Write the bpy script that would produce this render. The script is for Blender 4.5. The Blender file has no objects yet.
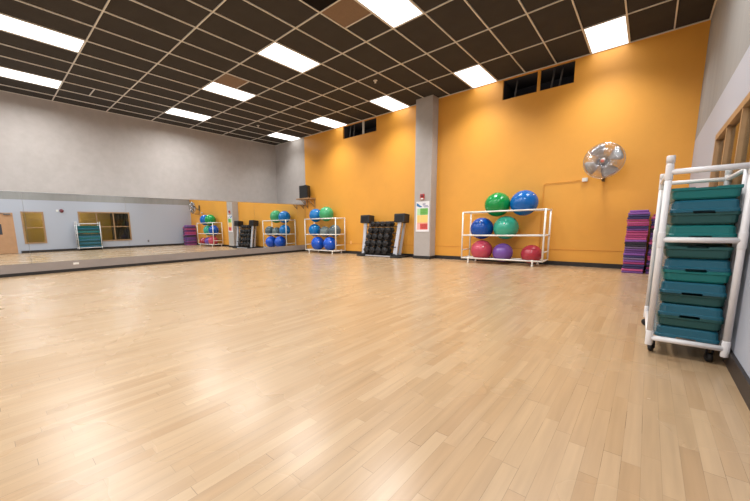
import bpy, bmesh, math, random
from mathutils import Vector, Matrix
random.seed(7)
PI = math.pi
scene = bpy.context.scene
COL = scene.collection

# ------------------------------------------------------------------ dimensions (metres)
H = 4.43            # ceiling height
YB = 9.083          # orange back wall
XR = 0.485          # right wall
XM = -10.20         # face of the mirrors
XU = -12.04         # recessed concrete wall above the mirrors
YF = -4.0           # wall behind the camera
TX, TY = 0.6096, 1.2192   # ceiling tile
GX0 = 0.0334        # a grid line

def srgb(r, g, b):
    f = lambda c: c / 12.92 if c <= 0.04045 else ((c + 0.055) / 1.055) ** 2.4
    return (f(r / 255), f(g / 255), f(b / 255), 1.0)

# ------------------------------------------------------------------ materials
def mat(name, col, rough=0.5, metal=0.0, spec=0.5, bump=0.0, bscale=60.0, vary=0.0, vscale=2.0, coat=0.0):
    m = bpy.data.materials.new(name); m.use_nodes = True
    nt = m.node_tree; b = nt.nodes['Principled BSDF']
    b.inputs['Base Color'].default_value = col
    b.inputs['Roughness'].default_value = rough
    b.inputs['Metallic'].default_value = metal
    b.inputs['Specular IOR Level'].default_value = spec
    b.inputs['Coat Weight'].default_value = coat
    b.inputs['Coat Roughness'].default_value = 0.1
    tc = nt.nodes.new('ShaderNodeTexCoord')
    if vary:
        n = nt.nodes.new('ShaderNodeTexNoise'); n.inputs['Scale'].default_value = vscale
        n.inputs['Detail'].default_value = 6; n.inputs['Roughness'].default_value = 0.65
        nt.links.new(tc.outputs['Object'], n.inputs['Vector'])
        hsv = nt.nodes.new('ShaderNodeHueSaturation'); hsv.inputs['Color'].default_value = col
        mr = nt.nodes.new('ShaderNodeMapRange')
        mr.inputs['From Min'].default_value = 0.3; mr.inputs['From Max'].default_value = 0.7
        mr.inputs['To Min'].default_value = 1 - vary; mr.inputs['To Max'].default_value = 1 + vary
        nt.links.new(n.outputs['Fac'], mr.inputs['Value'])
        nt.links.new(mr.outputs['Result'], hsv.inputs['Value'])
        nt.links.new(hsv.outputs['Color'], b.inputs['Base Color'])
    if bump:
        n2 = nt.nodes.new('ShaderNodeTexNoise'); n2.inputs['Scale'].default_value = bscale
        n2.inputs['Detail'].default_value = 3
        nt.links.new(tc.outputs['Object'], n2.inputs['Vector'])
        bp = nt.nodes.new('ShaderNodeBump'); bp.inputs['Strength'].default_value = bump
        bp.inputs['Distance'].default_value = 0.01
        nt.links.new(n2.outputs['Fac'], bp.inputs['Height'])
        nt.links.new(bp.outputs['Normal'], b.inputs['Normal'])
    return m

def floor_material():
    m = bpy.data.materials.new('maple_strip_floor'); m.use_nodes = True
    nt = m.node_tree; L = nt.links; N = nt.nodes
    b = N['Principled BSDF']
    tc = N.new('ShaderNodeTexCoord'); sp = N.new('ShaderNodeSeparateXYZ')
    L.new(tc.outputs['Object'], sp.inputs[0])
    def math_(op, a, c=None, d=None):
        n = N.new('ShaderNodeMath'); n.operation = op
        for i, v in enumerate((a, c, d)):
            if v is None: continue
            if isinstance(v, (int, float)): n.inputs[i].default_value = v
            else: L.new(v, n.inputs[i])
        return n.outputs[0]
    W, LEN = 0.0605, 0.62
    u = math_('DIVIDE', sp.outputs['X'], W)
    row = math_('FLOOR', u); fu = math_('FRACT', u)
    wn = N.new('ShaderNodeTexWhiteNoise'); wn.noise_dimensions = '1D'; L.new(row, wn.inputs['W'])
    v = math_('ADD', math_('DIVIDE', sp.outputs['Y'], LEN), math_('MULTIPLY', wn.outputs['Value'], 7.3))
    seg = math_('FLOOR', v); fv = math_('FRACT', v)
    cv = N.new('ShaderNodeCombineXYZ'); L.new(row, cv.inputs[0]); L.new(seg, cv.inputs[1])
    wn2 = N.new('ShaderNodeTexWhiteNoise'); wn2.noise_dimensions = '2D'; L.new(cv.outputs[0], wn2.inputs['Vector'])
    ramp = N.new('ShaderNodeValToRGB')
    e = ramp.color_ramp.elements
    e[0].position = 0.0; e[0].color = srgb(170, 138, 102)
    e[1].position = 1.0; e[1].color = srgb(184, 155, 120)
    k = e.new(0.12); k.color = srgb(174, 143, 107)
    k = e.new(0.55); k.color = srgb(178, 148, 113)
    L.new(wn2.outputs['Value'], ramp.inputs['Fac'])
    # grain, stretched along the boards
    mp = N.new('ShaderNodeMapping'); mp.inputs['Scale'].default_value = (30, 1.6, 1)
    L.new(tc.outputs['Object'], mp.inputs['Vector'])
    off = N.new('ShaderNodeVectorMath'); off.operation = 'ADD'
    L.new(mp.outputs[0], off.inputs[0]); L.new(wn2.outputs['Color'], off.inputs[1])
    gn = N.new('ShaderNodeTexNoise'); gn.inputs['Scale'].default_value = 1.0; gn.inputs['Detail'].default_value = 5
    L.new(off.outputs[0], gn.inputs['Vector'])
    gmr = N.new('ShaderNodeMapRange'); gmr.inputs['From Min'].default_value = 0.3; gmr.inputs['From Max'].default_value = 0.7
    gmr.inputs['To Min'].default_value = 0.90; gmr.inputs['To Max'].default_value = 1.07
    L.new(gn.outputs['Fac'], gmr.inputs['Value'])
    # a few dark knots and mineral streaks
    mp2 = N.new('ShaderNodeMapping'); mp2.inputs['Scale'].default_value = (34, 5, 1)
    L.new(tc.outputs['Object'], mp2.inputs['Vector'])
    kn = N.new('ShaderNodeTexNoise'); kn.inputs['Scale'].default_value = 1.0; kn.inputs['Detail'].default_value = 4
    kn.inputs['Roughness'].default_value = 0.7
    L.new(mp2.outputs[0], kn.inputs['Vector'])
    kmr = N.new('ShaderNodeMapRange'); kmr.inputs['From Min'].default_value = 0.73; kmr.inputs['From Max'].default_value = 0.82
    kmr.inputs['To Min'].default_value = 1.0; kmr.inputs['To Max'].default_value = 0.55
    L.new(kn.outputs['Fac'], kmr.inputs['Value'])
    # gaps between the boards
    du = math_('MINIMUM', fu, math_('SUBTRACT', 1.0, fu))
    dv = math_('MINIMUM', fv, math_('SUBTRACT', 1.0, fv))
    gu = math_('LESS_THAN', math_('MULTIPLY', du, W), 0.0008)
    gv = math_('LESS_THAN', math_('MULTIPLY', dv, LEN), 0.0011)
    gap = math_('MAXIMUM', gu, gv)
    gr = N.new('ShaderNodeTexWhiteNoise'); gr.noise_dimensions = '2D'
    cv2 = N.new('ShaderNodeCombineXYZ'); L.new(row, cv2.inputs[0]); L.new(math_('FLOOR', math_('MULTIPLY', sp.outputs['Y'], 5.0)), cv2.inputs[1])
    L.new(cv2.outputs[0], gr.inputs['Vector'])
    gdark = math_('SUBTRACT', 1.0, math_('MULTIPLY', gap, math_('ADD', 0.16, math_('MULTIPLY', math_('POWER', gr.outputs['Value'], 3.0), 0.5))))
    val = math_('MULTIPLY', math_('MULTIPLY', gmr.outputs[0], kmr.outputs[0]), gdark)
    hsv = N.new('ShaderNodeHueSaturation'); L.new(ramp.outputs['Color'], hsv.inputs['Color']); L.new(val, hsv.inputs['Value'])
    L.new(hsv.outputs['Color'], b.inputs['Base Color'])
    rn = N.new('ShaderNodeTexNoise'); rn.inputs['Scale'].default_value = 1.3; rn.inputs['Detail'].default_value = 3
    L.new(tc.outputs['Object'], rn.inputs['Vector'])
    rmr = N.new('ShaderNodeMapRange'); rmr.inputs['To Min'].default_value = 0.23; rmr.inputs['To Max'].default_value = 0.31
    L.new(rn.outputs['Fac'], rmr.inputs['Value'])
    L.new(rmr.outputs[0], b.inputs['Roughness'])
    b.inputs['Specular IOR Level'].default_value = 0.42
    b.inputs['Coat Weight'].default_value = 0.3; b.inputs['Coat Roughness'].default_value = 0.42
    bp = N.new('ShaderNodeBump'); bp.inputs['Strength'].default_value = 0.12; bp.inputs['Distance'].default_value = 0.002
    L.new(math_('SUBTRACT', math_('MULTIPLY', wn2.outputs['Value'], 0.3), gap), bp.inputs['Height'])
    L.new(bp.outputs['Normal'], b.inputs['Normal'])
    return m

def concrete_material(name, col, dark, streak=0.0):
    m = bpy.data.materials.new(name); m.use_nodes = True
    nt = m.node_tree; L = nt.links; N = nt.nodes; b = N['Principled BSDF']
    tc = N.new('ShaderNodeTexCoord')
    n1 = N.new('ShaderNodeTexNoise'); n1.inputs['Scale'].default_value = 0.55; n1.inputs['Detail'].default_value = 8
    n1.inputs['Roughness'].default_value = 0.62; n1.inputs['Distortion'].default_value = 0.4
    L.new(tc.outputs['Object'], n1.inputs['Vector'])
    mp = N.new('ShaderNodeMapping'); mp.inputs['Scale'].default_value = (3.5, 3.5, 0.35 if streak else 3.5)
    L.new(tc.outputs['Object'], mp.inputs['Vector'])
    n2 = N.new('ShaderNodeTexNoise'); n2.inputs['Scale'].default_value = 1.6; n2.inputs['Detail'].default_value = 6
    L.new(mp.outputs[0], n2.inputs['Vector'])
    add = N.new('ShaderNodeMath'); add.operation = 'ADD'
    L.new(n1.outputs['Fac'], add.inputs[0]); L.new(n2.outputs['Fac'], add.inputs[1])
    mr = N.new('ShaderNodeMapRange'); mr.inputs['From Min'].default_value = 0.72; mr.inputs['From Max'].default_value = 1.25
    L.new(add.outputs[0], mr.inputs['Value'])
    mx = N.new('ShaderNodeMix'); mx.data_type = 'RGBA'
    mx.inputs[6].default_value = dark; mx.inputs[7].default_value = col
    L.new(mr.outputs[0], mx.inputs[0]); L.new(mx.outputs[2], b.inputs['Base Color'])
    b.inputs['Roughness'].default_value = 0.8; b.inputs['Specular IOR Level'].default_value = 0.25
    n3 = N.new('ShaderNodeTexNoise'); n3.inputs['Scale'].default_value = 22; n3.inputs['Detail'].default_value = 5
    L.new(tc.outputs['Object'], n3.inputs['Vector'])
    bp = N.new('ShaderNodeBump'); bp.inputs['Strength'].default_value = 0.15; bp.inputs['Distance'].default_value = 0.01
    L.new(n3.outputs['Fac'], bp.inputs['Height']); L.new(bp.outputs['Normal'], b.inputs['Normal'])
    return m

def emitter(name, col, strength):
    m = bpy.data.materials.new(name); m.use_nodes = True
    nt = m.node_tree; nt.nodes.clear()
    e = nt.nodes.new('ShaderNodeEmission'); e.inputs['Color'].default_value = col; e.inputs['Strength'].default_value = strength
    o = nt.nodes.new('ShaderNodeOutputMaterial'); nt.links.new(e.outputs[0], o.inputs['Surface'])
    return m

def glass_material():
    m = bpy.data.materials.new('window_glass'); m.use_nodes = True
    nt = m.node_tree; nt.nodes.clear(); N = nt.nodes; L = nt.links
    t = N.new('ShaderNodeBsdfTransparent'); t.inputs['Color'].default_value = (0.90, 0.92, 0.88, 1)
    g = N.new('ShaderNodeBsdfGlossy'); g.inputs['Roughness'].default_value = 0.02
    fr = N.new('ShaderNodeFresnel'); fr.inputs['IOR'].default_value = 1.45
    mx = N.new('ShaderNodeMixShader'); o = N.new('ShaderNodeOutputMaterial')
    L.new(fr.outputs[0], mx.inputs[0]); L.new(t.outputs[0], mx.inputs[1]); L.new(g.outputs[0], mx.inputs[2])
    L.new(mx.outputs[0], o.inputs['Surface'])
    return m

def ball_material(name, col, rough=0.22):
    m = mat(name, col, rough, spec=0.5)
    nt = m.node_tree; b = nt.nodes['Principled BSDF']
    tc = nt.nodes.new('ShaderNodeTexCoord')
    w = nt.nodes.new('ShaderNodeTexWave'); w.wave_type = 'BANDS'; w.bands_direction = 'Z'; w.inputs['Scale'].default_value = 14
    nt.links.new(tc.outputs['Object'], w.inputs['Vector'])
    bp = nt.nodes.new('ShaderNodeBump'); bp.inputs['Strength'].default_value = 0.12; bp.inputs['Distance'].default_value = 0.004
    nt.links.new(w.outputs['Fac'], bp.inputs['Height']); nt.links.new(bp.outputs['Normal'], b.inputs['Normal'])
    return m

M = {
    'floor': floor_material(),
    'orange': mat('orange_wall_paint', srgb(229, 161, 62), 0.46, spec=0.5, bump=0.06, bscale=90, vary=0.04, vscale=1.2),
    'concrete': concrete_material('bare_concrete', srgb(180, 173, 168), srgb(171, 164, 158)),
    'concrete_streaked': concrete_material('streaked_concrete', srgb(152, 150, 147), srgb(142, 140, 137), streak=1),
    'lavender': mat('pale_lavender_wall_paint', srgb(176, 179, 189), 0.6, spec=0.3, bump=0.04, bscale=80),
    'black_base': mat('black_vinyl_base', srgb(34, 30, 29), 0.5),
    'brown_base': mat('dark_brown_vinyl_base', srgb(48, 40, 37), 0.5),
    'tile': mat('dark_ceiling_tile', srgb(66, 62, 58), 0.9, spec=0.1, vary=0.08, vscale=3, bump=0.3, bscale=120),
    'tile_black': mat('black_ceiling_tile', srgb(26, 23, 21), 0.95, spec=0.1),
    'tile_tan': mat('tan_perforated_panel', srgb(128, 106, 86), 0.8, spec=0.2, vary=0.1, vscale=40),
    'bar': mat('beige_grid_bar', srgb(216, 212, 202), 0.5),
    'lamp': emitter('lit_diffuser', (1.0, 0.99, 0.97, 1), 3.2),
    'lamp_frame': mat('white_lamp_frame', srgb(225, 220, 212), 0.5),
    'mirror': mat('mirror_silver', (0.81, 0.86, 0.88, 1), 0.0, metal=1.0),
    'alu': mat('brushed_aluminium', srgb(196, 198, 200), 0.35, metal=1.0),
    'pvc': mat('white_pvc_pipe', srgb(226, 222, 221), 0.35, bump=0.02),
    'steel_white': mat('white_painted_steel', srgb(236, 231, 222), 0.35),
    'black_rubber': mat('black_rubber', srgb(26, 25, 26), 0.6, bump=0.05),
    'black_plastic': mat('black_plastic', srgb(32, 31, 32), 0.45, bump=0.08, bscale=150),
    'iron': mat('dark_iron', srgb(44, 42, 44), 0.4, metal=0.6),
    'chrome': mat('chrome', srgb(205, 206, 210), 0.22, metal=1.0),
    'silver_paint': mat('silver_painted_steel', srgb(200, 201, 208), 0.35, metal=0.35),
    'wood': mat('tan_stained_wood', srgb(164, 128, 90), 0.5, vary=0.12, vscale=7),
    'door_wood': mat('tan_door_veneer', srgb(186, 142, 104), 0.5, vary=0.08, vscale=5),
    'dark_void': mat('dark_void', srgb(74, 74, 80), 0.9, spec=0.1),
    'duct': mat('grey_duct', srgb(104, 100, 98), 0.5),
    'glass': glass_material(),
    'red': mat('red_plastic', srgb(188, 52, 48), 0.4),
    'dark_red': mat('dark_red_plastic', srgb(112, 50, 58), 0.5),
    'white_plastic': mat('white_plastic', srgb(228, 224, 216), 0.4),
    'peach_plastic': mat('painted_over_plastic', srgb(243, 184, 108), 0.45),
    'paper': mat('white_poster_paper', srgb(232, 230, 232), 0.55),
    'p_green': mat('poster_green', srgb(118, 190, 92), 0.55), 'p_yellow': mat('poster_yellow', srgb(244, 206, 120), 0.55),
    'p_orange': mat('poster_orange', srgb(244, 166, 122), 0.55), 'p_red': mat('poster_red', srgb(226, 92, 86), 0.55),
    'p_blue': mat('poster_blue', srgb(50, 120, 176), 0.55), 'p_grey': mat('poster_grey', srgb(150, 150, 176), 0.55),
    'p_pale_green': mat('poster_pale_green', srgb(186, 222, 168), 0.55), 'p_pale_red': mat('poster_pale_red', srgb(244, 178, 168), 0.55),
    'step_blue': mat('teal_blue_step_plastic', srgb(30, 90, 108), 0.26, bump=0.1, bscale=200),
    'step_green': mat('deep_green_step_plastic', srgb(26, 74, 72), 0.42, bump=0.1, bscale=200),
    'step_teal': mat('bright_teal_step_plastic', srgb(8, 104, 102), 0.38, bump=0.1, bscale=200),
    'carpet': mat('grey_carpet', srgb(110, 104, 98), 0.95),
    'gold_wall': mat('gold_painted_wall', srgb(216, 166, 78), 0.7, vary=0.05),
    'brown_curtain': mat('brown_curtain', srgb(128, 104, 76), 0.9),
}

# ------------------------------------------------------------------ mesh helpers
def new_bm(): return bmesh.new()

def add_box(bm, x0, x1, y0, y1, z0, z1, bev=0.0, seg=2, mi=0, mtx=None):
    r = bmesh.ops.create_cube(bm, size=1.0)
    vs = r['verts']
    for v in vs:
        v.co = Vector((x0 + (v.co.x + .5) * (x1 - x0), y0 + (v.co.y + .5) * (y1 - y0), z0 + (v.co.z + .5) * (z1 - z0)))
    faces = list({f for v in vs for f in v.link_faces})
    for f in faces: f.material_index = mi
    if bev:
        es = list({e for v in vs for e in v.link_edges})
        g = bmesh.ops.bevel(bm, geom=es, offset=bev, segments=seg, affect='EDGES', profile=0.5)
        vs = list({v for f in g['faces'] for v in f.verts})
        for f in g['faces']: f.material_index = mi
    if mtx is not None:
        for v in vs: v.co = mtx @ v.co
    return vs

def frame_for(d):
    d = d.normalized()
    a = Vector((0, 0, 1)) if abs(d.z) < 0.9 else Vector((1, 0, 0))
    u = d.cross(a).normalized(); return u, d.cross(u).normalized()

def add_tube(bm, p0, p1, r0, r1=None, n=14, caps=True, mi=0):
    p0, p1 = Vector(p0), Vector(p1); r1 = r0 if r1 is None else r1
    u, w = frame_for(p1 - p0)
    A = [bm.verts.new(p0 + (u * math.cos(2 * PI * i / n) + w * math.sin(2 * PI * i / n)) * r0) for i in range(n)]
    B = [bm.verts.new(p1 + (u * math.cos(2 * PI * i / n) + w * math.sin(2 * PI * i / n)) * r1) for i in range(n)]
    for i in range(n):
        f = bm.faces.new((A[i], A[(i + 1) % n], B[(i + 1) % n], B[i])); f.smooth = True; f.material_index = mi
    if caps:
        bm.faces.new(A[::-1]).material_index = mi; bm.faces.new(B).material_index = mi

def add_path(bm, pts, r, n=10, closed=False, mi=0):
    pts = [Vector(p) for p in pts]; k = len(pts); rings = []
    u = None
    for i, p in enumerate(pts):
        if closed: d = pts[(i + 1) % k] - pts[i - 1]
        else: d = pts[min(i + 1, k - 1)] - pts[max(i - 1, 0)]
        d.normalize()
        if u is None: u, _ = frame_for(d)
        u = (u - d * u.dot(d)).normalized(); w = d.cross(u)
        rings.append([bm.verts.new(p + (u * math.cos(2 * PI * j / n) + w * math.sin(2 * PI * j / n)) * r) for j in range(n)])
    m = k if closed else k - 1
    for i in range(m):
        A, B = rings[i], rings[(i + 1) % k]
        for j in range(n):
            f = bm.faces.new((A[j], A[(j + 1) % n], B[(j + 1) % n], B[j])); f.smooth = True; f.material_index = mi
    if not closed:
        bm.faces.new(rings[0][::-1]).material_index = mi; bm.faces.new(rings[-1]).material_index = mi

def add_lathe(bm, prof, centre, axis, n=24, mi=0):
    """prof: (radius, height along axis) pairs"""
    c = Vector(centre); d = Vector(axis).normalized(); u, w = frame_for(d); rings = []
    for r, h in prof:
        if r < 1e-6: rings.append([bm.verts.new(c + d * h)])
        else: rings.append([bm.verts.new(c + d * h + (u * math.cos(2 * PI * i / n) + w * math.sin(2 * PI * i / n)) * r) for i in range(n)])
    for A, B in zip(rings, rings[1:]):
        for i in range(n):
            a, a2 = A[i % len(A)], A[(i + 1) % len(A)]; b, b2 = B[i % len(B)], B[(i + 1) % len(B)]
            vs = []
            for v in (a, a2, b2, b):
                if v not in vs: vs.append(v)
            if len(vs) > 2:
                f = bm.faces.new(vs); f.smooth = True; f.material_index = mi
    if len(rings[0]) > 1: bm.faces.new(rings[0][::-1])
    if len(rings[-1]) > 1: bm.faces.new(rings[-1])

def add_prism(bm, poly, y0, y1, mi=0):
    """poly in x,z; extruded along y"""
    A = [bm.verts.new((x, y0, z)) for x, z in poly]; B = [bm.verts.new((x, y1, z)) for x, z in poly]
    n = len(poly)
    for i in range(n): bm.faces.new((A[i], A[(i + 1) % n], B[(i + 1) % n], B[i])).material_index = mi
    bm.faces.new(A[::-1]).material_index = mi; bm.faces.new(B).material_index = mi

def mesh_of(bm, name, mats):
    bmesh.ops.recalc_face_normals(bm, faces=bm.faces[:])
    me = bpy.data.meshes.new(name); bm.to_mesh(me); bm.free()
    for m in (mats if isinstance(mats, (list, tuple)) else [mats]): me.materials.append(M[m] if isinstance(m, str) else m)
    return me

def obj(name, bm, mats, parent=None):
    me = bm if isinstance(bm, bpy.types.Mesh) else mesh_of(bm, name, mats)
    o = bpy.data.objects.new(name, me); COL.objects.link(o)
    if parent is not None: o.parent = parent
    return o

def tag(o, label, cat, group=None, kind=None):
    o['label'] = label; o['category'] = cat
    if group: o['group'] = group
    if kind: o['kind'] = kind
    return o

def thing(name, label, cat, loc=(0, 0, 0), rz=0.0, group=None):
    o = bpy.data.objects.new(name, None); COL.objects.link(o); o.empty_display_size = 0.1
    o.location = loc; o.rotation_euler = (0, 0, rz)
    return tag(o, label, cat, group)

def struct(name, bm, mats, parent=None):
    o = obj(name, bm, mats, parent)
    if parent is None: o['kind'] = 'structure'
    return o

def dup(root, loc, label, group=None, rz=None):
    r = root.copy(); COL.objects.link(r); r.location = loc
    if rz is not None: r.rotation_euler = (0, 0, rz)
    r['label'] = label
    if group: r['group'] = group
    for ch in list(root.children):
        c = ch.copy(); COL.objects.link(c); c.parent = r
        for g in ch.children:
            d = g.copy(); COL.objects.link(d); d.parent = c
    return r

def quad(bm, a, b, c, d, mi=0):
    f = bm.faces.new([bm.verts.new(p) for p in (a, b, c, d)]); f.material_index = mi; return f

ORD = ['topmost', 'second', 'third', 'fourth', 'fifth', 'sixth', 'seventh', 'eighth', 'ninth', 'tenth', 'eleventh', 'twelfth',
       'thirteenth', 'fourteenth', 'fifteenth', 'sixteenth', 'seventeenth', 'eighteenth', 'nineteenth', 'twentieth']

# ------------------------------------------------------------------ room shell
bm = new_bm(); add_box(bm, XU - .3, XR + .3, YF - .3, YB + .3, -0.1, 0.0); struct('floor', bm, 'floor')

# back wall, with two openings under the ceiling; concrete left of the orange paint
VENTS = [(-8.13, -6.69, 4.0), (-2.89, -1.45, 3.96)]
XY = -10.175
bm = new_bm()
def wall_piece(x0, x1, z0, z1, mi): add_box(bm, x0, x1, YB, YB + .06, z0, z1, mi=mi)
wall_piece(XU - .3, XY, 1.86, H + .3, 1); wall_piece(XU - .3, XM - .012, 0, 1.86, 1)
wall_piece(XY, XR + .3, 1.86, 3.96, 0); wall_piece(XM - .012, XR + .3, 0, 1.86, 0)
wall_piece(XY, VENTS[0][0], 3.96, H + .3, 0)
wall_piece(VENTS[0][0], VENTS[0][1], 3.96, 4.0, 0)
wall_piece(VENTS[0][1], VENTS[1][0], 3.96, H + .3, 0)
wall_piece(VENTS[1][1], XR + .3, 3.96, H + .3, 0)
for x0, x1, z0 in VENTS: wall_piece(x0, x1, 4.41, H + .3, 0)
struct('wall_back', bm, ['orange', 'concrete'])

# left wall: mirror-height partition with a deep ledge, concrete above set back
bm = new_bm()
add_box(bm, XU - .25, XU, YF, YB, 1.0, H + .3, mi=0)
add_box(bm, XU, XM - .012, YF, YB, 0, 1.845, mi=0)
struct('wall_left', bm, ['concrete'])
# right wall with window openings
W1 = (1.43, 2.17, 0.44, 1.86)    # y0 y1 z0 z1
W2 = (3.50, 5.72, 0.43, 1.90)
bm = new_bm()
def rw(y0, y1, z0, z1, mi): add_box(bm, XR, XR + .14, y0, y1, z0, z1, mi=mi)
rw(YF, YB, 2.41, H + .3, 1)
rw(YF, W1[0], 0, 2.41, 0); rw(W1[1], W2[0], 0, 2.41, 0); rw(W2[1], YB, 0, 2.41, 0)
for w in (W1, W2): rw(w[0], w[1], 0, w[2], 0); rw(w[0], w[1], w[3], 2.41, 0)
struct('wall_right', bm, ['lavender', 'concrete_streaked'])
bm = new_bm(); add_box(bm, XU - .3, XR + .3, YF - .2, YF, 0, H + .3); struct('wall_front', bm, 'lavender')

# concrete pillar against the back wall
bm = new_bm(); add_box(bm, -5.075, -4.56, 8.75, YB, 0, H + .02, bev=.008); p = struct('pillar', bm, 'concrete')

# baseboards
bm = new_bm()
add_box(bm, XM, -5.075, YB - .015, YB, 0, .095); add_box(bm, -4.56, XR, YB - .015, YB, 0, .095)
struct('baseboard_back', bm, 'black_base')
bm = new_bm(); add_box(bm, -5.087, -4.548, 8.738, YB - .015, 0, .085); struct('baseboard_pillar', bm, 'black_base')
bm = new_bm(); add_box(bm, XR - .018, XR, 1.25, YB - .015, 0, .11); add_box(bm, XR - .018, XR, YF, .22, 0, .11)
struct('baseboard_right', bm, 'brown_base')
bm = new_bm(); add_box(bm, XM - .012, XM + .004, YF, YB - .015, 0, .07); struct('baseboard_left', bm, 'black_base')
bm = new_bm(); add_box(bm, XM - .012, XM + .002, YF, YB, .07, .262); struct('trim_3', bm, mat('taupe_kick_board', srgb(146, 136, 130), .6, vary=.06, vscale=3))
# shallow horizontal reveal line low on the orange wall, and a top rail over the mirrors
bm = new_bm(); add_box(bm, -10.1, -5.075, YB - .006, YB, .358, .370); add_box(bm, -4.56, XR, YB - .006, YB, .358, .370)
struct('trim_1', bm, mat('orange_trim_paint', srgb(206, 134, 44), 0.5))
bm = new_bm(); add_box(bm, XM - .012, XM + .008, YF, YB, 1.845, 1.857); struct('trim_2', bm, 'alu')

# dark ducts seen inside the two high openings
for k, (x0, x1, z0) in enumerate(VENTS):
    lab = ['narrow dark opening under the ceiling left of the pillar', 'wide dark opening under the ceiling right of the pillar'][k]
    v = thing('wall_vent', lab, 'vent', (x0, YB, z0), group='dark openings high in the orange wall')
    w = x1 - x0; h = 4.41 - z0
    bm = new_bm()
    for bx in ((-.02, 0, 0, .9, -.02, h + .02), (w, w + .02, 0, .9, -.02, h + .02), (-.02, w + .02, .9, .92, -.02, h + .02),
               (-.02, w + .02, .065, .9, -.03, -.01), (-.02, w + .02, .065, .9, h + .01, h + .03)):
        add_box(bm, bx[0], bx[1], max(bx[2], .065), max(bx[3], .07), bx[4], bx[5])
    obj('shaft', bm, 'dark_void', v)
    xm = (-2.125 if k else -7.24) - x0
    bm = new_bm(); add_box(bm, xm - .03, xm + .03, .005, .05, 0, h); obj('mullion', bm, 'orange' if k else 'bar', v)
    for sx in ((.24, 1.0, 1.16) if k else (.16, .34)):
        bm = new_bm(); add_tube(bm, (sx - .03, .2, -.01), (sx + .03, .2, h + .01), .018); obj('strut', bm, 'duct', v)

# ------------------------------------------------------------------ ceiling
NI, J0, J1 = 20, 0, 10
lights_ij = [(i, j) for j in (0, 3, 6, 9) for i in (-2, -6, -10, -14, -18)]
bm = new_bm(); add_box(bm, XU - .3, XR + .3, YF - .3, YB + .3, H + .012, H + .12); ceil = struct('ceiling', bm, 'tile')
bm = new_bm()
bw = .0108
for i in range(-NI + 1, 2):
    x = GX0 + TX * i
    if XU < x < XR: add_box(bm, x - bw, x + bw, YF, YB, H - .004, H + .014)
for j in range(0, 11):
    y = YB - TY * j
    add_box(bm, XU, XR, y - bw, y + bw, H - .0035, H + .0135)
add_box(bm, XR - .022, XR, YF, YB, H - .004, H + .013); add_box(bm, XU, XU + .022, YF, YB, H - .004, H + .013)
add_box(bm, XU, XR, YB - .024, YB, H - .005, H + .012)
# short cross tees where a tile is halved
def tee(i, jf): add_box(bm, GX0 + TX * i, GX0 + TX * (i + 1), YB - TY * jf - bw, YB - TY * jf + bw, H - .003, H + .013)
tee(-18, 5.5); tee(-7, 3.5); tee(-13, 3.5)
obj('ceiling_grid', bm, 'bar', ceil)

PLACE = {0: 'against the back wall', 3: 'in the middle row', 6: 'in the near row', 9: 'behind the camera'}
def light_label(i, j):
    if j == 0:
        return {-2: 'glowing ceiling light panel above the wall fan, by the right corner', -6: 'glowing ceiling light panel between pillar and right high opening',
                -10: 'glowing ceiling light panel just left of the pillar top', -14: 'glowing ceiling light panel left of the left high opening',
                -18: 'small glowing ceiling light panel in the far left corner of the back wall'}[i]
    if j == 3:
        return {-2: 'ceiling light panel over the right wall, middle row', -6: 'large glowing ceiling light panel cut by the top edge, beside tan half tile',
                -10: 'glowing ceiling light panel in middle of ceiling, third from the left wall', -14: 'glowing ceiling light panel with a tan half tile at its right corner',
                -18: 'glowing ceiling light panel nearest the concrete wall in the middle row'}[i]
    n = {-2: 'first', -6: 'second', -10: 'third', -14: 'fourth', -18: 'fifth'}[i]
    if j == 6:
        if i == -14: return 'long glowing ceiling light panel at top left of the picture'
        if i == -18: return 'long glowing ceiling light panel low at left edge, nearest the concrete wall'
        return n + ' ceiling light panel from the right wall, in the row above the camera'
    return n + ' ceiling light panel from the right wall, in the row behind the camera'

bm = new_bm()
fx, fy = TX / 2 - .013, TY / 2 - .013
quad(bm, (-fx, -fy, .004), (-fx, fy, .004), (fx, fy, .004), (fx, -fy, .004))
diff_me = mesh_of(bm, 'diffuser', 'lamp')
bm = new_bm()
for a in ((-fx, -fx + .012, -fy, fy), (fx - .012, fx, -fy, fy), (-fx + .012, fx - .012, -fy, -fy + .012), (-fx + .012, fx - .012, fy - .012, fy)):
    add_box(bm, a[0], a[1], a[2], a[3], .0, .0115)
frame_me = mesh_of(bm, 'frame', 'lamp_frame')
LIGHT_W = 62.0
for (i, j) in lights_ij:
    c = (GX0 + TX * (i + .5), YB - TY * (j + .5), H)
    t = thing('ceiling_light', light_label(i, j), 'ceiling light', c, group='ceiling light panels')
    obj('diffuser', diff_me, None, t); obj('frame', frame_me, None, t)
    ld = bpy.data.lights.new('troffer_lamp', 'AREA'); ld.shape = 'RECTANGLE'; ld.size = TX - .06; ld.size_y = .62 if j == 0 else TY - .06
    ld.energy = LIGHT_W * ((0.3 if i == -18 else 0.5) if j == 0 else 1.0); ld.color = (0.975, 0.99, 1.0); ld.spread = math.radians(112 if j == 0 else 162)
    lo = bpy.data.objects.new('lamp', ld); COL.objects.link(lo); lo.parent = t; lo.location = (0, -.26 if j == 0 else 0, -.006)

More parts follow.
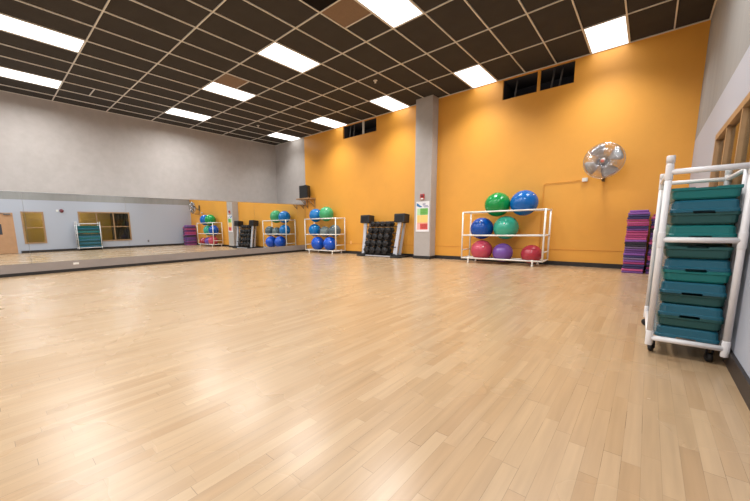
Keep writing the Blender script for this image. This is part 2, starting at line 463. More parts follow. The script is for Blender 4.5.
# tan and black half tiles
for (i, jf, key, lab) in ((-7, 3.5, 'tile_tan', 'tan perforated half tile beside the large light at the top edge'),
                          (-13, 3.5, 'tile_tan', 'tan perforated half tile beside the smaller middle row light'),
                          (-7, 4.0, 'tile_black', 'black open ceiling tile at the top edge behind a tan half tile')):
    y1 = YB - TY * jf; dy = TY * (.5 if key == 'tile_tan' else 1)
    bm = new_bm(); add_box(bm, GX0 + TX * i + .014, GX0 + TX * (i + 1) - .014, y1 - dy + .014, y1 - .014, H + .003, H + .011, bev=.002, seg=1)
    tag(obj('ceiling_panel', bm, key), lab, 'ceiling tile', 'odd ceiling tiles')
# sprinklers
for (x, y, lab) in ((-5.137, 6.931, 'small cone sprinkler head on ceiling near the pillar light'), (-10.12, 6.95, 'small cone sprinkler head on ceiling toward the far left corner')):
    t = thing('ceiling_sprinkler', lab, 'sprinkler', (x, y, H + .012), group='sprinkler heads')
    bm = new_bm(); add_lathe(bm, [(.05, 0), (.05, -.006), (.03, -.02), (.0, -.021)], (0, 0, 0), (0, 0, 1), 20); obj('escutcheon', bm, 'bar', t)
    bm = new_bm(); add_tube(bm, (0, 0, -.018), (0, 0, -.05), .01); add_lathe(bm, [(.0, -.05), (.026, -.05), (.026, -.054), (0, -.054)], (0, 0, 0), (0, 0, 1), 16)
    obj('deflector', bm, 'bar', t)

# ------------------------------------------------------------------ mirrors on the left wall
edges = [YF + .02, -3.21, -1.23, .75, 2.73, 4.71, 6.68, 8.655, YB - .002]
mlab = {3: 'wall mirror panel at left edge of photo, reflecting the wooden door and small window', 4: 'wall mirror panel reflecting the white rack of teal steps', 5: 'wall mirror panel of plain lavender reflection left of the purple mats',
        6: 'wall mirror panel reflecting the purple mats and coloured balls', 7: 'narrow end strip of mirror beside the corner ball rack'}
for k in range(2, len(edges) - 1):
    bm = new_bm(); add_box(bm, XM - .012, XM, edges[k] + .002, edges[k + 1] - .002, .265, 1.845)
    tag(obj('wall_mirror', bm, 'mirror'), mlab.get(k, 'wall mirror panel beside the camera, left of all the others'), 'mirror', 'mirror panels along the left wall')
bm = new_bm(); add_box(bm, XM + .002, XM + .008, 1.49, 1.60, .165, .215, bev=.002, seg=1)
o = tag(obj('power_outlet', bm, 'white_plastic'), 'small white power outlet on the low strip under the mirrors', 'outlet')

# ------------------------------------------------------------------ windows and door in the right wall
def window(name, w, ncol, nrow):
    y0, y1, z0, z1 = w; f = .042
    x0, x1 = XR - .022, XR + .03
    bm = new_bm()
    add_box(bm, x0, x1, y0 - .02, y0 + f, z0 - .02, z1 + .02); add_box(bm, x0, x1, y1 - f, y1 + .02, z0 - .02, z1 + .02)
    add_box(bm, x0, x1, y0 + f, y1 - f, z0 - .02, z0 + f); add_box(bm, x0, x1, y0 + f, y1 - f, z1 - f, z1 + .02)
    for c in range(1, ncol):
        y = y0 + (y1 - y0) * c / ncol; add_box(bm, x0 + .004, XR + .025, y - .022, y + .022, z0 + f, z1 - f)
    zm = (z0 + z1) / 2 + .0
    for r in range(1, nrow): add_box(bm, x0 + .006, XR + .025, y0 + f, y1 - f, zm - .02, zm + .02)
    o = struct(name, bm, 'wood')
    for c in range(ncol):
        for r in range(nrow):
            a, b2 = y0 + (y1 - y0) * c / ncol, y0 + (y1 - y0) * (c + 1) / ncol
            lo, hi = (z0, zm) if r == 0 else (zm, z1)
            bm = new_bm(); add_box(bm, XR + .010, XR + .016, a + .022, b2 - .022, lo + .028, hi - .028); obj('pane', bm, 'glass', o)
    return o
window('window_1', W2, 3, 2); window('window_2', W1, 1, 2)
# the neighbouring room behind those windows
bm = new_bm(); add_box(bm, XR + .14, XR + 4.2, -.2, 8.2, -.1, 0); struct('floor_next_room', bm, 'carpet')
bm = new_bm(); add_box(bm, XR + 4.0, XR + 4.2, -.2, 8.2, 0, 3.2); struct('wall_next_room', bm, 'gold_wall')
bm = new_bm(); add_box(bm, XR + .14, XR + 4.0, -.4, -.2, 0, 3.2); add_box(bm, XR + .14, XR + 4.0, 8.2, 8.4, 0, 3.2); struct('wall_next_room_sides', bm, mat('dark_brown_wall', srgb(78, 62, 48), .8))
bm = new_bm(); add_box(bm, XR + .14, XR + 4.2, -.4, 8.4, 3.0, 3.2); struct('ceiling_next_room', bm, 'lavender')
bm = new_bm()
n = 60
pts = [(XR + 1.5 + .05 * math.sin(k * 1.3), 5.2 + k * .03) for k in range(n)]
for (a, b2) in zip(pts, pts[1:]): quad(bm, (a[0], a[1], .05), (b2[0], b2[1], .05), (b2[0], b2[1], 2.7), (a[0], a[1], 2.7))
cur = obj('curtain', bm, 'brown_curtain'); sol = cur.modifiers.new('t', 'SOLIDIFY'); sol.thickness = .012
tag(cur, 'dark brown curtain hanging behind the three-column window', 'curtain')
t = thing('ceiling_light', 'added unseen light panel brightening the room beyond the windows', 'ceiling light', (XR + 2.4, 3.2, 3.0))  # added lamp, no known fixture: makes the gold wall show through the panes
bm = new_bm(); add_box(bm, -.3, .3, -.6, .6, -.02, 0); obj('diffuser', bm, emitter('next_room_fill', (1, .93, .80, 1), 30.0), t)

# door
dr = struct('door_1', (lambda b: (add_box(b, XR - .03, XR + .01, .27, 1.15, .01, 1.82, bev=.004, seg=1), b)[1])(new_bm()), 'door_wood')
bm = new_bm()
for a in ((.22, .27, 0, 1.87), (1.15, 1.20, 0, 1.87), (.27, 1.15, 1.82, 1.87)): add_box(bm, XR - .02, XR, a[0], a[1], a[2], a[3])
obj('door_frame', bm, 'lavender', dr)
bm = new_bm(); add_box(bm, XR - .036, XR - .028, .40, .74, .86, 1.32); obj('door_window', bm, 'dark_void', dr)
bm = new_bm(); add_box(bm, XR - .085, XR - .03, .86, 1.08, 1.72, 1.78, bev=.006); add_tube(bm, (XR - .06, .9, 1.785), (XR - .06, .62, 1.80), .01); obj('door_closer', bm, 'duct', dr)
bm = new_bm(); add_tube(bm, (XR - .03, .34, .92), (XR - .08, .34, .92), .012); add_tube(bm, (XR - .08, .34, .92), (XR - .08, .45, .92), .011); obj('door_handle', bm, 'alu', dr)

# small alarm, outlet on the right wall (seen in the mirror)
t = thing('wall_mounted_alarm', 'round dark red alarm on the lavender wall, seen in the mirror', 'alarm', (XR, 2.87, 1.94))
bm = new_bm(); add_lathe(bm, [(.085, 0), (.085, .02), (.07, .045), (0, .05)], (0, 0, 0), (-1, 0, 0)); obj('bell', bm, 'dark_red', t)
bm = new_bm(); add_box(bm, -.012, 0, -.2, -.12, -.05, .05, bev=.003, seg=1); obj('strobe', bm, 'white_plastic', t)
bm = new_bm(); add_box(bm, XR - .008, XR, 6.52, 6.60, .27, .39, bev=.002, seg=1); tag(obj('power_outlet', bm, 'duct'), 'grey power outlet low on the lavender wall, seen in the mirror', 'outlet')
bm = new_bm(); add_box(bm, -7.86, -7.78, YB - .008, YB, .345, .455, bev=.002, seg=1); tag(obj('power_outlet', bm, 'peach_plastic'), 'painted-over power outlet on orange wall between ball rack and dumbbells', 'outlet')

# ------------------------------------------------------------------ fire alarm and poster on the pillar
t = thing('wall_mounted_alarm', 'red square fire alarm on the concrete pillar above the poster', 'alarm', (-4.815, 8.75, 1.775))
bm = new_bm(); add_box(bm, -.062, .062, -.035, 0, -.08, .08, bev=.008); obj('housing', bm, 'red', t)
bm = new_bm(); add_lathe(bm, [(.045, 0), (.04, .012), (0, .016)], (0, -.035, .03), (0, -1, 0), 18); obj('horn', bm, 'dark_red', t)
bm = new_bm(); add_box(bm, -.04, .04, -.045, -.034, -.075, -.035, bev=.003, seg=1); obj('lens', bm, 'white_plastic', t)

t = thing('wall_poster', 'white chart poster with green, yellow and red bands on the pillar', 'poster', (-4.805, 8.75, 0.785))
bm = new_bm(); add_box(bm, -.21, .21, -.006, -.0005, 0, .86); obj('sheet', bm, 'paper', t)
bm = new_bm()
def band(x0, x1, z0, z1, mi): quad(bm, (x0, -.0075, z0), (x1, -.0075, z0), (x1, -.0075, z1), (x0, -.0075, z1), mi)
for z0, z1, full, pale in ((.48, .665, 0, 5), (.265, .475, 1, 1), (.235, .262, 2, 2), (.065, .232, 3, 6)):
    band(-.075, .17, z0, z1, full); band(-.17, -.08, z0, z1, pale)
for k in range(3): band(-.06, .15, .10 + k * .045, .112 + k * .045, 2)
for k in range(3): band(-.05, .13, .52 + k * .045, .53 + k * .045, 5)
obj('colour_bands', bm, ['p_green', 'p_yellow', 'p_orange', 'p_red', 'p_blue', 'p_pale_green', 'p_pale_red'], t)
bm = new_bm()
f = bm.faces.new([bm.verts.new((x, -.0075, z)) for x, z in ((-.19, .82), (-.14, .80), (-.06, .735), (-.02, .72), (-.02, .70), (-.09, .695), (-.19, .735))]); f.material_index = 0
for (x0, x1, z0, z1) in ((.0, .09, .765, .80), (.01, .17, .725, .745), (.04, .19, .695, .712)): 
    quad(bm, (x0, -.0075, z0), (x1, -.0075, z0), (x1, -.0075, z1), (x0, -.0075, z1), 1)
obj('heading', bm, ['p_blue', 'p_grey'], t)

# ------------------------------------------------------------------ wall fan
t = thing('wall_fan', 'round silver caged fan mounted high on the orange wall', 'fan', (-.775, YB, 2.17))
fc = Vector((0.0, -.42, .02)); fd = Vector((-.10, -.985, -.12)).normalized()
fu, fw = frame_for(fd); FR = .335
bm = new_bm()
add_box(bm, -.07, .07, -.02, 0, -.16, .16, bev=.005); add_path(bm, [(0, -.02, -.1), (0, -.1, -.08), (0, -.2, -.03), fc - fd * .14], .022)
add_box(bm, -.02, .02, -.30, -.02, -.355, -.325, bev=.006); add_tube(bm, (0, -.02, -.34), (0, -.02, -.1), .012)
obj('wall_bracket', bm, 'black_plastic', t)
bm = new_bm(); add_lathe(bm, [(0, -.20), (.06, -.19), (.075, -.15), (.075, -.05), (.05, -.03), (0, -.03)], fc, fd, 24); obj('motor', bm, 'black_plastic', t)
bm = new_bm()
def ring(rr, off, thick):
    add_path(bm, [fc + fd * off + (fu * math.cos(2 * PI * k / 48) + fw * math.sin(2 * PI * k / 48)) * rr for k in range(48)], thick, 6, True)
ring(FR, .0, .006)
for rr, off in ((.30, .045), (.22, .072), (.13, .085), (.06, .09)): ring(rr, off, .0022)
for rr, off in ((.30, -.05), (.20, -.075), (.09, -.085)): ring(rr, off, .0022)
for k in range(96):
    d = fu * math.cos(2 * PI * k / 96) + fw * math.sin(2 * PI * k / 96)
    add_path(bm, [fc + fd * .09 + d * .05, fc + fd * .075 + d * .21, fc + fd * .047 + d * .295, fc + d * FR], .0029, 4)
    if k % 2 == 0: add_path(bm, [fc - fd * .087 + d * .06, fc - fd * .075 + d * .2, fc - fd * .05 + d * .3, fc + d * FR], .0024, 4)
obj('cage', bm, 'chrome', t)
for k in range(4):
    bm = new_bm(); a0 = 2 * PI * k / 4 + .45
    rows = []
    for s in range(7):
        rr = .05 + .265 * s / 6; half = (.20 + .30 * math.sin(min(1, s / 4.5) * PI / 2)) if s < 6 else .42
        row = []
        for q in range(5):
            a = a0 + (q / 4 - .5) * 2 * half * (1.25 if s == 0 else 1)
            row.append(bm.verts.new(fc + fd * (.022 - .055 * (q / 4) + .012 * math.sin(q / 4 * PI)) + (fu * math.cos(a) + fw * math.sin(a)) * rr))
        rows.append(row)
    for A, B in zip(rows, rows[1:]):
        for q in range(4):
            f = bm.faces.new((A[q], A[q + 1], B[q + 1], B[q])); f.smooth = True
    o = obj('blade', bm, 'alu', t); sm = o.modifiers.new('t', 'SOLIDIFY'); sm.thickness = .003
bm = new_bm(); add_lathe(bm, [(.055, -.03), (.055, .03), (.03, .05), (0, .052)], fc, fd, 24); obj('hub', bm, 'alu', t)
bm = new_bm(); add_lathe(bm, [(.03, .088), (.03, .094), (.015, .098), (0, .099)], fc, fd, 20); o = obj('badge', bm, mat('faded_red_badge', srgb(224, 128, 112), .4), t); o['label'] = 'faded red centre badge'

bm = new_bm(); add_box(bm, -1.15, -1.05, YB - .05, YB, 1.85, 1.93, bev=.006)
t = tag(obj('junction_box', bm, 'white_plastic'), 'small white electrical box on orange wall below the fan', 'junction box')
bm = new_bm(); add_path(bm, [(-1.15, YB - .012, 1.888), (-1.5, YB - .012, 1.885), (-1.82, YB - .012, 1.882), (-1.862, YB - .012, 1.87), (-1.875, YB - .012, 1.83), (-1.875, YB - .012, 1.3), (-1.875, YB - .012, .38)], .006)
tag(obj('surface_mounted_conduit', bm, 'orange'), 'orange-painted conduit running left from the white electrical box and down', 'conduit')

# ------------------------------------------------------------------ speaker on corner shelf
t = thing('wall_shelf', 'brown wooden corner shelf carrying the black loudspeaker', 'shelf', (-9.95, YB, 2.06))
bm = new_bm(); add_box(bm, -.36, .35, -.40, 0, -.025, .025, bev=.004, seg=1); obj('board', bm, 'wood', t)
for sx in (-.12, .30):
    bm = new_bm(); add_prism(bm, [(sx - .02, -.025), (sx + .02, -.025), (sx + .02, -.03), (sx - .02, -.03)], -.36, -.0)
    add_tube(bm, (sx, -.34, -.035), (sx, -.01, -.33), .014); add_box(bm, sx - .02, sx + .02, -.012, 0, -.36, -.025); obj('bracket', bm, 'wood', t)
t = thing('loudspeaker', 'black loudspeaker standing on the corner shelf above the mirrors', 'speaker', (-9.93, 8.86, 2.085), rz=.25)
bm = new_bm()
add_prism(bm, [(-.19, 0), (.19, 0), (.19, .47), (-.19, .47)], -.16, -.13)
A = [(-.19, -.13), (.19, -.13), (.12, .15), (-.12, .15)]
vb = [bm.verts.new((x, y, 0)) for x, y in A]; vt = [bm.verts.new((x, y, .47)) for x, y in A]
for k in range(4): bm.faces.new((vb[k], vb[(k + 1) % 4], vt[(k + 1) % 4], vt[k]))
bm.faces.new(vb[::-1]); bm.faces.new(vt); obj('cabinet', bm, 'black_plastic', t)
bm = new_bm(); add_box(bm, -.17, .17, -.175, -.16, .03, .44, bev=.006); obj('grille', bm, 'black_rubber', t)
bm = new_bm(); add_path(bm, [(-.06, -.0, .47), (-.06, 0, .495), (.06, 0, .495), (.06, 0, .47)], .009); obj('handle', bm, 'black_plastic', t)

# ------------------------------------------------------------------ ball racks
def tube_obj(name, p0, p1, r, m, parent): 
    b = new_bm(); add_tube(b, p0, p1, r); return obj(name, b, m, parent)
def ball_rack(label, x0, x1, yf, yr, halves, zb, feet):
    t = thing('ball_rack', label, 'ball rack', (0, 0, 0), group='white ball racks'); R = .019
    for x in (x0, x1):
        for y in (yf, yr): tube_obj('post', (x, y, zb[0] - R), (x, y, zb[2] + R), R, 'steel_white', t)
    for lev in range(3):
        z = zb[lev]
        tube_obj('front_rail', (x0, yf, z), (x1, yf, z), R, 'steel_white', t)
        yy = yf + 2 * halves[lev]
        tube_obj('rear_rail', (x0, yy, z), (x1, yy, z), R * .9, 'steel_white', t)
        if lev == 0:
            y1 = yf + .02; 
        for x in (x0, x1): tube_obj('end_rail', (x, yf, z), (x, yr, z), R * .9, 'steel_white', t)
    for x in (x0, x1): tube_obj('end_rail', (x, yf, zb[0] + .2), (x, yr, zb[0] + .2), R * .8, 'steel_white', t)
    for fx_ in feet:
        for y in (yf, yr):
            b = new_bm(); add_tube(b, (fx_, y, .0), (fx_, y, zb[0]), R * .9); add_tube(b, (fx_ - .03, y, zb[0]), (fx_ + .03, y, zb[0]), R * 1.3); add_lathe(b, [(.028, 0), (.028, .02), (.02, .03)], (fx_, y, 0), (0, 0, 1), 14)
            obj('foot', b, 'steel_white', t)
    return t

def ball(label, x, yf, half, z_rail, r, key, rail_r=.019):
    s = r + rail_r; z = z_rail + math.sqrt(max(s * s - half * half, .0004)) + .001
    b = new_bm(); bmesh.ops.create_uvsphere(b, u_segments=48, v_segments=28, radius=r)
    for f in b.faces: f.smooth = True
    o = obj('exercise_ball', b, key); o.location = (x, yf + half, z)
    o.rotation_euler = (random.uniform(.9, 1.5), random.uniform(-.4, .4), random.uniform(0, 3))
    b = new_bm(); add_lathe(b, [(.016, r - .004), (.016, r + .002), (0, r + .003)], (0, 0, 0), (0, 0, 1), 14); obj('valve_plug', b, 'white_plastic', o)
    return tag(o, label, 'exercise ball', 'exercise balls in the racks')

BALL = {k: ball_material('ball_' + k, c) for k, c in dict(
    green=srgb(14, 140, 66), blue=srgb(8, 96, 172), dark_blue=srgb(10, 74, 160), teal=srgb(58, 164, 136), pink=srgb(190, 70, 90),
    purple=srgb(116, 78, 156), red=srgb(168, 48, 62), sky=srgb(10, 112, 180), leaf=srgb(66, 160, 104), grey=srgb(112, 124, 124),
    dark_grey=srgb(84, 100, 106), royal=srgb(12, 80, 190)).items()}

# right rack, between the pillar and the mats
YF2, YR2 = 8.46, 8.98; ZB2 = (.125, .70, 1.275); HV2 = (.19, .24, .26)
ball_rack('white ball rack between the pillar and purple mats, holding seven coloured balls', -3.50, -1.675, YF2, YR2, HV2, ZB2, (-3.33, -1.87))
ball('bright green exercise ball on top of the right ball rack', -2.765, YF2, HV2[2], ZB2[2], .29, BALL['green'])
ball('blue exercise ball on top of the right ball rack, beside the bright green one', -2.178, YF2, HV2[2], ZB2[2], .292, BALL['blue'])
ball('dark blue exercise ball on the middle level of the right ball rack', -3.105, YF2, HV2[1], ZB2[1], .273, BALL['dark_blue'])
ball('teal exercise ball on the middle level of the right ball rack', -2.535, YF2, HV2[1], ZB2[1], .28, BALL['teal'])
ball('large pink exercise ball at bottom left of the right ball rack', -3.07, YF2, HV2[0], ZB2[0], .255, BALL['pink'])
ball('small purple exercise ball on the bottom of the right ball rack', -2.565, YF2, HV2[0], ZB2[0], .226, BALL['purple'])
ball('small dark red exercise ball alone at bottom right of the right rack', -1.94, YF2, HV2[0], ZB2[0], .218, BALL['red'])
# corner rack
YF1, YR1 = 8.50, 8.98; ZB1 = (.115, .695, 1.265); HV1 = (.12, .195, .235)
ball_rack('white ball rack in the corner by the mirrors, holding blue and grey balls', -9.62, -8.02, YF1, YR1, HV1, ZB1, (-9.42, -8.20))
ball('blue exercise ball on top of the corner rack, under the loudspeaker', -9.25, YF1, HV1[2], ZB1[2], .25, BALL['sky'])
ball('leaf green exercise ball on top of the corner rack', -8.69, YF1, HV1[2], ZB1[2], .268, BALL['leaf'])
ball('sky blue exercise ball on the middle level of the corner rack', -9.29, YF1, HV1[1], ZB1[1], .232, BALL['sky'])
ball('pale grey exercise ball in the middle of the corner rack', -8.735, YF1, HV1[1], ZB1[1], .198, BALL['grey'])
ball('dark grey exercise ball at the right end of the corner rack', -8.24, YF1, HV1[1], ZB1[1], .215, BALL['dark_grey'])
ball('royal blue exercise ball at bottom left of the corner rack', -9.06, YF1, HV1[0], ZB1[0], .252, BALL['royal'])
ball('royal blue ribbed exercise ball at bottom right of the corner rack', -8.42, YF1, HV1[0], ZB1[0], .252, BALL['royal'])

# ------------------------------------------------------------------ dumbbell rack
DX = -6.22
t = thing('dumbbell_rack', 'silver dumbbell rack with black top boxes against the orange wall', 'dumbbell rack', (DX, 0, 0))
def upright(s):
    x = .66 * s
    b = new_bm()
    # broad front column leaning back, and a strut behind it
    def col(p0, p1, w, d):
        p0, p1 = Vector(p0), Vector(p1)
        vs = []
        for p, k in ((p0, 1.15), (p0.lerp(p1, .5), .92), (p1, 1.0)):
            vs.append([b.verts.new(p + Vector((a * w / 2 * k, c * d / 2, 0))) for a, c in ((-1, -1), (1, -1), (1, 1), (-1, 1))])
        for A, B in zip(vs, vs[1:]):
            for q in range(4): b.faces.new((A[q], A[(q + 1) % 4], B[(q + 1) % 4], B[q]))
        b.faces.new(vs[0][::-1]); b.faces.new(vs[-1])
    col((x - (.07 if s > 0 else -.03), 8.60, .08), (x + .01, 8.74, 1.08), .12, .05)
    col((x - (.02 if s > 0 else -.05), 8.78, .08), (x + .06, 8.93, 1.08), .07, .05)
    return b
for s in (-1, 1):
    o = obj('upright', upright(s), 'silver_paint', t)
    x = .66 * s
    b = new_bm(); add_box(b, x - .17, x + .17, 8.46, 9.02, 0, .055, bev=.012); add_box(b, x - .10, x + .10, 8.52, 8.84, .055, .085, bev=.008); obj('foot', b, 'black_rubber', t)
    b = new_bm()
    rot = Matrix.Translation((x + .03, 8.80, 1.19)) @ Matrix.Rotation(-.10, 4, 'X')
    add_box(b, -.185, .185, -.15, .15, -.13, .13, bev=.02, mtx=rot)
    bx = obj('top_box', b, 'black_plastic', t)
    b = new_bm(); add_box(b, -.13, .13, -.158, -.145, -.085, .085, bev=.004, mtx=rot); obj('front_panel', b, 'iron', bx)
b = new_bm(); add_box(b, -.5, .5, 8.50, 8.55, .02, .05); obj('base_bar', b, 'silver_paint', t)
ROWS = [(1.035, 8.82, .088, 4, -.36, .25), (.835, 8.76, .097, 4, -.41, .27), (.635, 8.71, .098, 4, -.43, .26), (.425, 8.66, .104, 4, -.45, .25), (.21, 8.62, .106, 4, -.47, .25)]
rown = ['top row', 'second row', 'third row', 'fourth row', 'bottom row']
posn = ['leftmost', 'second from left', 'third from left', 'rightmost']
for rI, (z, y, r, n, xa, xb) in enumerate(ROWS):
    for dy in (-.05, .09):
        zz = z - r * .866 - .0135; b = new_bm(); add_box(b, -.60, .62, y + dy - .02, y + dy + .02, zz - .012, zz + .012, bev=.003, seg=1); o = obj('cradle_rail', b, 'iron', t)
proto = None
for rI, (z, y, r, n, xa, xb) in enumerate(ROWS):
    head = None
    for k in range(n):
        x = DX + xa + (xb - xa) * k / (n - 1)
        lab = 'black hex dumbbell, %s in the %s of the dumbbell rack' % (posn[k], rown[rI])
        if k == 0:
            d = thing('dumbbell', lab, 'dumbbell', (x, y + .02, z), group='dumbbells on the rack')
            for s in (-1, 1):
                b = new_bm()
                add_lathe(b, [(r * .80, s * .055), (r, s * .067), (r, s * .13), (r * .80, s * .145), (0, s * .145)], (0, 0, 0), (0, 1, 0), 6)
                for f in b.faces: f.smooth = False
                obj('head', b, 'black_rubber', d)
                b = new_bm(); add_lathe(b, [(r * .45, s * .144), (r * .42, s * .149), (0, s * .149)], (0, 0, 0), (0, 1, 0), 16); 
                obj('end_cap', b, 'iron', d.children[-1])
            b = new_bm(); add_tube(b, (0, -.06, 0), (0, .06, 0), .015); obj('handle', b, 'chrome', d)
            proto = d
        else:
            dup(proto, (x, y + .02, z), lab)

# ------------------------------------------------------------------ stacked mats
MAT = {k: mat('mat_' + k, c, .65, bump=.1, bscale=120) for k, c in dict(
    violet=srgb(132, 78, 156), purple=srgb(104, 62, 128), navy=srgb(56, 48, 96), magenta=srgb(158, 52, 104), pink=srgb(192, 84, 132), dark=srgb(42, 36, 48), grey=srgb(112, 92, 122)).items()}
WORDS = dict(violet='violet', purple='purple', navy='navy', magenta='magenta', pink='pink', dark='black', grey='mauve')
def count_word(k): return (ORD[k] if k < 20 else 'twenty-' + ORD[k - 20].replace('topmost', 'first'))
def mat_mesh(w, d, h, key):
    b = new_bm(); add_box(b, -w / 2, w / 2, -d / 2, d / 2, 0, h - .0045, bev=.011, seg=3)
    for f in b.faces: f.smooth = True
    return mesh_of(b, 'exercise_mat', MAT[key])
meshes = {}
def mat_stack(x, y, cols, h, where, grp, w, d):
    n = len(cols)
    for k, key in enumerate(cols):
        if key not in meshes: meshes[key] = mat_mesh(w, d, h, key)
        o = bpy.data.objects.new('exercise_mat', meshes[key]); COL.objects.link(o)
        jx = random.uniform(-.006, .006) - (.004 if k > n - 4 else 0)
        o.location = (x + jx, y + random.uniform(-.008, .008), (n - 1 - k) * h)
        o.rotation_euler = (0, 0, random.uniform(-.015, .015))
        if k == 0: o.scale = (.86, .95, 1)
        tag(o, ('topmost %s mat of %s' % (WORDS[key], where)) if k == 0 else
               (('bottom %s mat of %s' % (WORDS[key], where)) if k == n - 1 else '%s mat, %s from the top of %s' % (WORDS[key], count_word(k), where)), 'exercise mat', grp)
S1 = ['violet', 'violet', 'navy', 'navy', 'magenta', 'pink', 'magenta', 'navy', 'purple', 'magenta', 'pink', 'magenta', 'pink', 'violet', 'dark', 'dark', 'grey',
      'purple', 'purple', 'violet', 'navy', 'grey', 'violet', 'magenta', 'navy', 'navy', 'pink', 'purple']
mat_stack(-.155, 8.70, S1, .0426, 'the taller left mat stack', 'mats in the taller left stack', .31, .58)
S2 = ['magenta', 'pink', 'purple', 'navy', 'navy', 'magenta', 'dark', 'dark', 'purple', 'navy', 'purple', 'magenta', 'pink', 'navy', 'dark', 'purple', 'violet', 'navy', 'magenta', 'pink', 'navy', 'purple', 'dark', 'magenta', 'navy', 'purple']
mat_stack(.186, 8.76, S2, .0426, 'the half-hidden right mat stack', 'mats in the half hidden stack', .31, .58)

# ------------------------------------------------------------------ white rack of step platforms
t = thing('step_rack', 'tall white pipe rack of teal step platforms against the right wall', 'rack', (0, 0, 0))
XL_, XR_, Y0_, Y1_ = .073, .447, 3.30, 4.25; R = .0188
def post(x, y, z0, z1, r=R):
    b = new_bm(); add_tube(b, (x, y, z0), (x, y, z1), r, n=20)
    add_lathe(b, [(r * 1.22, z1 - .05), (r * 1.22, z1 - .004), (r * 1.1, z1)], (x, y, 0), (0, 0, 1), 20)
    for z in (ZT[0], ZT[1], ZT[2]):
        add_lathe(b, [(r * 1.04, z - .055), (r * 1.13, z - .05), (r * 1.13, z + .05), (r * 1.04, z + .055)], (x, y, 0), (0, 0, 1), 20)
    return obj('post', b, 'pvc', t)
ZT = (.128, .850, 1.315)
post(XL_, Y0_, .112, 1.425); post(XR_, Y0_, .112, 1.425); post(XL_ - .015, Y1_, .112, 1.40); post(XR_, Y1_, .112, 1.40)
for z in ZT:
    tube_obj('front_bar', (XL_, Y0_, z), (XR_, Y0_, z), R, 'pvc', t)
    tube_obj('rear_bar', (XL_ - .015, Y1_, z), (XR_, Y1_, z), R * .9, 'pvc', t)
    if z != ZT[1]: tube_obj('side_bar', (XL_, Y0_, z), (XL_ - .015, Y1_, z), R * .9, 'pvc', t)
    tube_obj('side_bar', (XR_, Y0_, z), (XR_, Y1_, z), R * .9, 'pvc', t)
b = new_bm(); add_tube(b, (XR_ - .004, Y0_ + .17, ZT[0]), (XR_ - .004, Y0_ + .17, ZT[2]), R * .85, n=18); obj('middle_post', b, 'pvc', t)
for x, y, a in ((XL_ + .014, Y0_ + .075, 1.3), (XR_ - .055, Y0_ + .06, 1.9), (XL_, Y1_ - .04, 2.6), (XR_ - .055, Y1_ - .04, .2)):
    b = new_bm(); add_box(b, x - .022, x + .022, y - .022, y + .022, .10, .118); 
    dxy = Vector((math.cos(a), math.sin(a), 0)); px = Vector((-dxy.y, dxy.x, 0)); c = Vector((x, y, 0)) + dxy * .018
    for s in (-1, 1):
        q = [c + px * (s * .016) + Vector((0, 0, z)) + dxy * e for e, z in ((-.03, .102), (.012, .102), (.014, .03), (-.008, .03))]
        add_tube(b, q[0].lerp(q[1], .5), q[2].lerp(q[3], .5), .007, .006, 8)
    add_tube(b, c + px * -.02 + Vector((0, 0, .0325)), c + px * .02 + Vector((0, 0, .0325)), .006, n=8)
    cs = obj('caster', b, 'iron', t)
    b = new_bm(); add_lathe(b, [(.012, -.012), (.028, -.012), (.0325, -.008), (.0325, .008), (.028, .012), (.012, .012)], c + Vector((0, 0, .0325)), px, 20); obj('wheel', b, 'black_rubber', cs)

def step_mesh(w, l, h, inv, key):
    """a hollow-rimmed platform: sloping sides, ribbed top, hand slot under each end"""
    b = new_bm()
    ins = .012
    lev = [(0, 0), (0, .018), (.006, .024), (ins - .003, h - .014), (ins + .008, h - .002)]
    rings = []
    for i_, z in lev:
        a, c = w / 2 - i_, l / 2 - i_
        rd = .034; pts = []
        for sx, sy, st in ((1, -1, -PI / 2), (1, 1, 0), (-1, 1, PI / 2), (-1, -1, PI)):
            for q in range(4):
                an = st + (PI / 2) * q / 3
                pts.append((sx * (a - rd) + rd * math.cos(an), sy * (c - rd) + rd * math.sin(an), z))
        rings.append([b.verts.new(p_) for p_ in pts])
    nn = len(rings[0])
    for A, B in zip(rings, rings[1:]):
        for q in range(nn): b.faces.new((A[q], A[(q + 1) % nn], B[(q + 1) % nn], B[q]))
    b.faces.new(rings[0][::-1]); b.faces.new(rings[-1])
    # long anti-slip ribs
    for k in range(-5, 6): add_box(b, k * .024 - .004, k * .024 + .004, -l / 2 + .07, l / 2 - .07, h - .004, h - .0005)
    # feet blocks and slot
    me = mesh_of(b, 'step_platform', key)
    o = bpy.data.objects.new('tmp', me); c_ = new_bm()
    for s in (-1, 1): add_box(c_, -.05, .05, s * l / 2 - .08, s * l / 2 + .08, -.02, .009)
    cm = mesh_of(c_, 'cut', key); co = bpy.data.objects.new('cut', cm); COL.objects.link(o); COL.objects.link(co)
    md = o.modifiers.new('b', 'BOOLEAN'); md.operation = 'DIFFERENCE'; md.object = co; md.solver = 'EXACT'
    dg = bpy.context.evaluated_depsgraph_get(); dg.update()
    out = bpy.data.meshes.new_from_object(o.evaluated_get(dg))
    bpy.data.objects.remove(o); bpy.data.objects.remove(co)
    if inv:
        out.transform(Matrix.Rotation(PI, 4, 'Y')); out.transform(Matrix.Translation((0, 0, h)))
    out.name = 'step_platform'
    return out
SW, SL = .328, 1.0
UP = [('step_teal', 1, 'thick teal step platform, topmost in the white rack, above all others'), ('step_blue', 0, 'teal-blue step platform, second from the top of the upper tier'),
      ('step_green', 1, 'dark green step platform, third from the top of the upper tier'), ('step_teal', 0, 'bright teal step platform resting on the rack middle bar')]
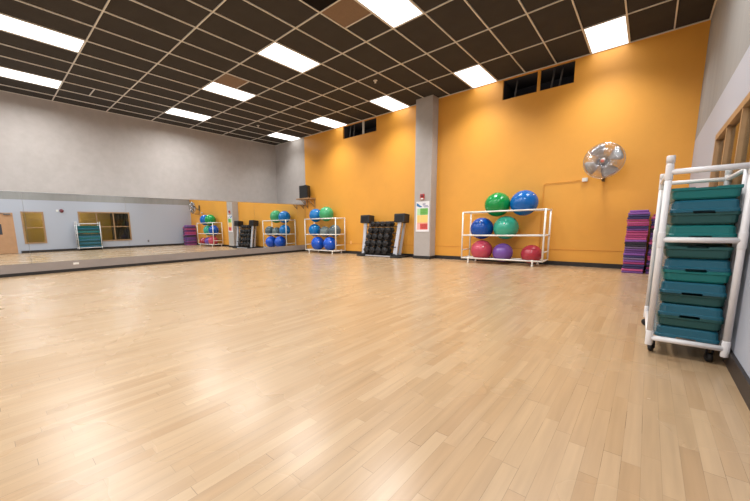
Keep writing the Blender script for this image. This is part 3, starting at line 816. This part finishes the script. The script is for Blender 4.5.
LO = [('step_green', 1, 'dark green step platform just under the rack middle bar'), ('step_blue', 0, 'teal-blue step platform, second from the top of the lower tier'),
      ('step_teal', 1, 'bright teal step platform in the lower tier, third from its top'), ('step_blue', 0, 'teal-blue step platform, fourth from the top of the lower tier'),
      ('step_green', 1, 'dark green step platform, fifth from the top of the lower tier'), ('step_blue', 0, 'teal-blue step platform, sixth from the top of the lower tier'),
      ('step_green', 1, 'dark green step platform, second from the bottom of the rack'), ('step_blue', 0, 'teal-blue step platform at the very bottom of the white rack')]
cache = {}
def tier(lst, z0, h):
    for k, (key, inv, lab) in enumerate(reversed(lst)):
        kk = (key, inv, h)
        if kk not in cache: cache[kk] = step_mesh(SW, SL, h, inv, key)
        o = bpy.data.objects.new('step_platform', cache[kk]); COL.objects.link(o)
        o.location = ((XL_ + XR_) / 2 + random.uniform(-.004, .004), Y0_ + .01 + SL / 2 + random.uniform(-.015, .012), z0 + k * (h + .0006))
        o.rotation_euler = (0, 0, random.uniform(-.006, .006))
        tag(o, lab, 'step platform', 'step platforms in the white rack')
tier(LO, ZT[0] + R + .001, .0815); tier(UP, ZT[1] + R + .001, .083)

# ------------------------------------------------------------------ camera and colour management
cam = bpy.data.cameras.new('camera'); co = bpy.data.objects.new('camera', cam); COL.objects.link(co)
cam.sensor_fit = 'HORIZONTAL'; cam.sensor_width = 36.0; cam.lens = 15.9103
cam.shift_x = 0.04813; cam.shift_y = 0.03228; cam.clip_start = .05; cam.clip_end = 100
yaw, pitch, roll = (math.radians(a) for a in (42.897, -8.325, 0.961))
Rz = Matrix.Rotation(yaw, 3, 'Z'); Rx = Matrix.Rotation(pitch, 3, 'X'); Ry = Matrix.Rotation(roll, 3, 'Y')
Rm = Rz @ Rx @ Ry
right, fwd, up = Rm @ Vector((1, 0, 0)), Rm @ Vector((0, 1, 0)), Rm @ Vector((0, 0, 1))
co.matrix_world = Matrix(((right.x, up.x, -fwd.x, 0), (right.y, up.y, -fwd.y, 0), (right.z, up.z, -fwd.z, 0.9836), (0, 0, 0, 1)))
scene.camera = co
w = bpy.data.worlds.new('dim_room'); scene.world = w; w.use_nodes = True
w.node_tree.nodes['Background'].inputs['Color'].default_value = (.02, .02, .02, 1)
vs = scene.view_settings
vs.view_transform = 'Standard'; vs.look = 'None'; vs.gamma = 1.0; vs.use_curve_mapping = False; vs.exposure = 0.08
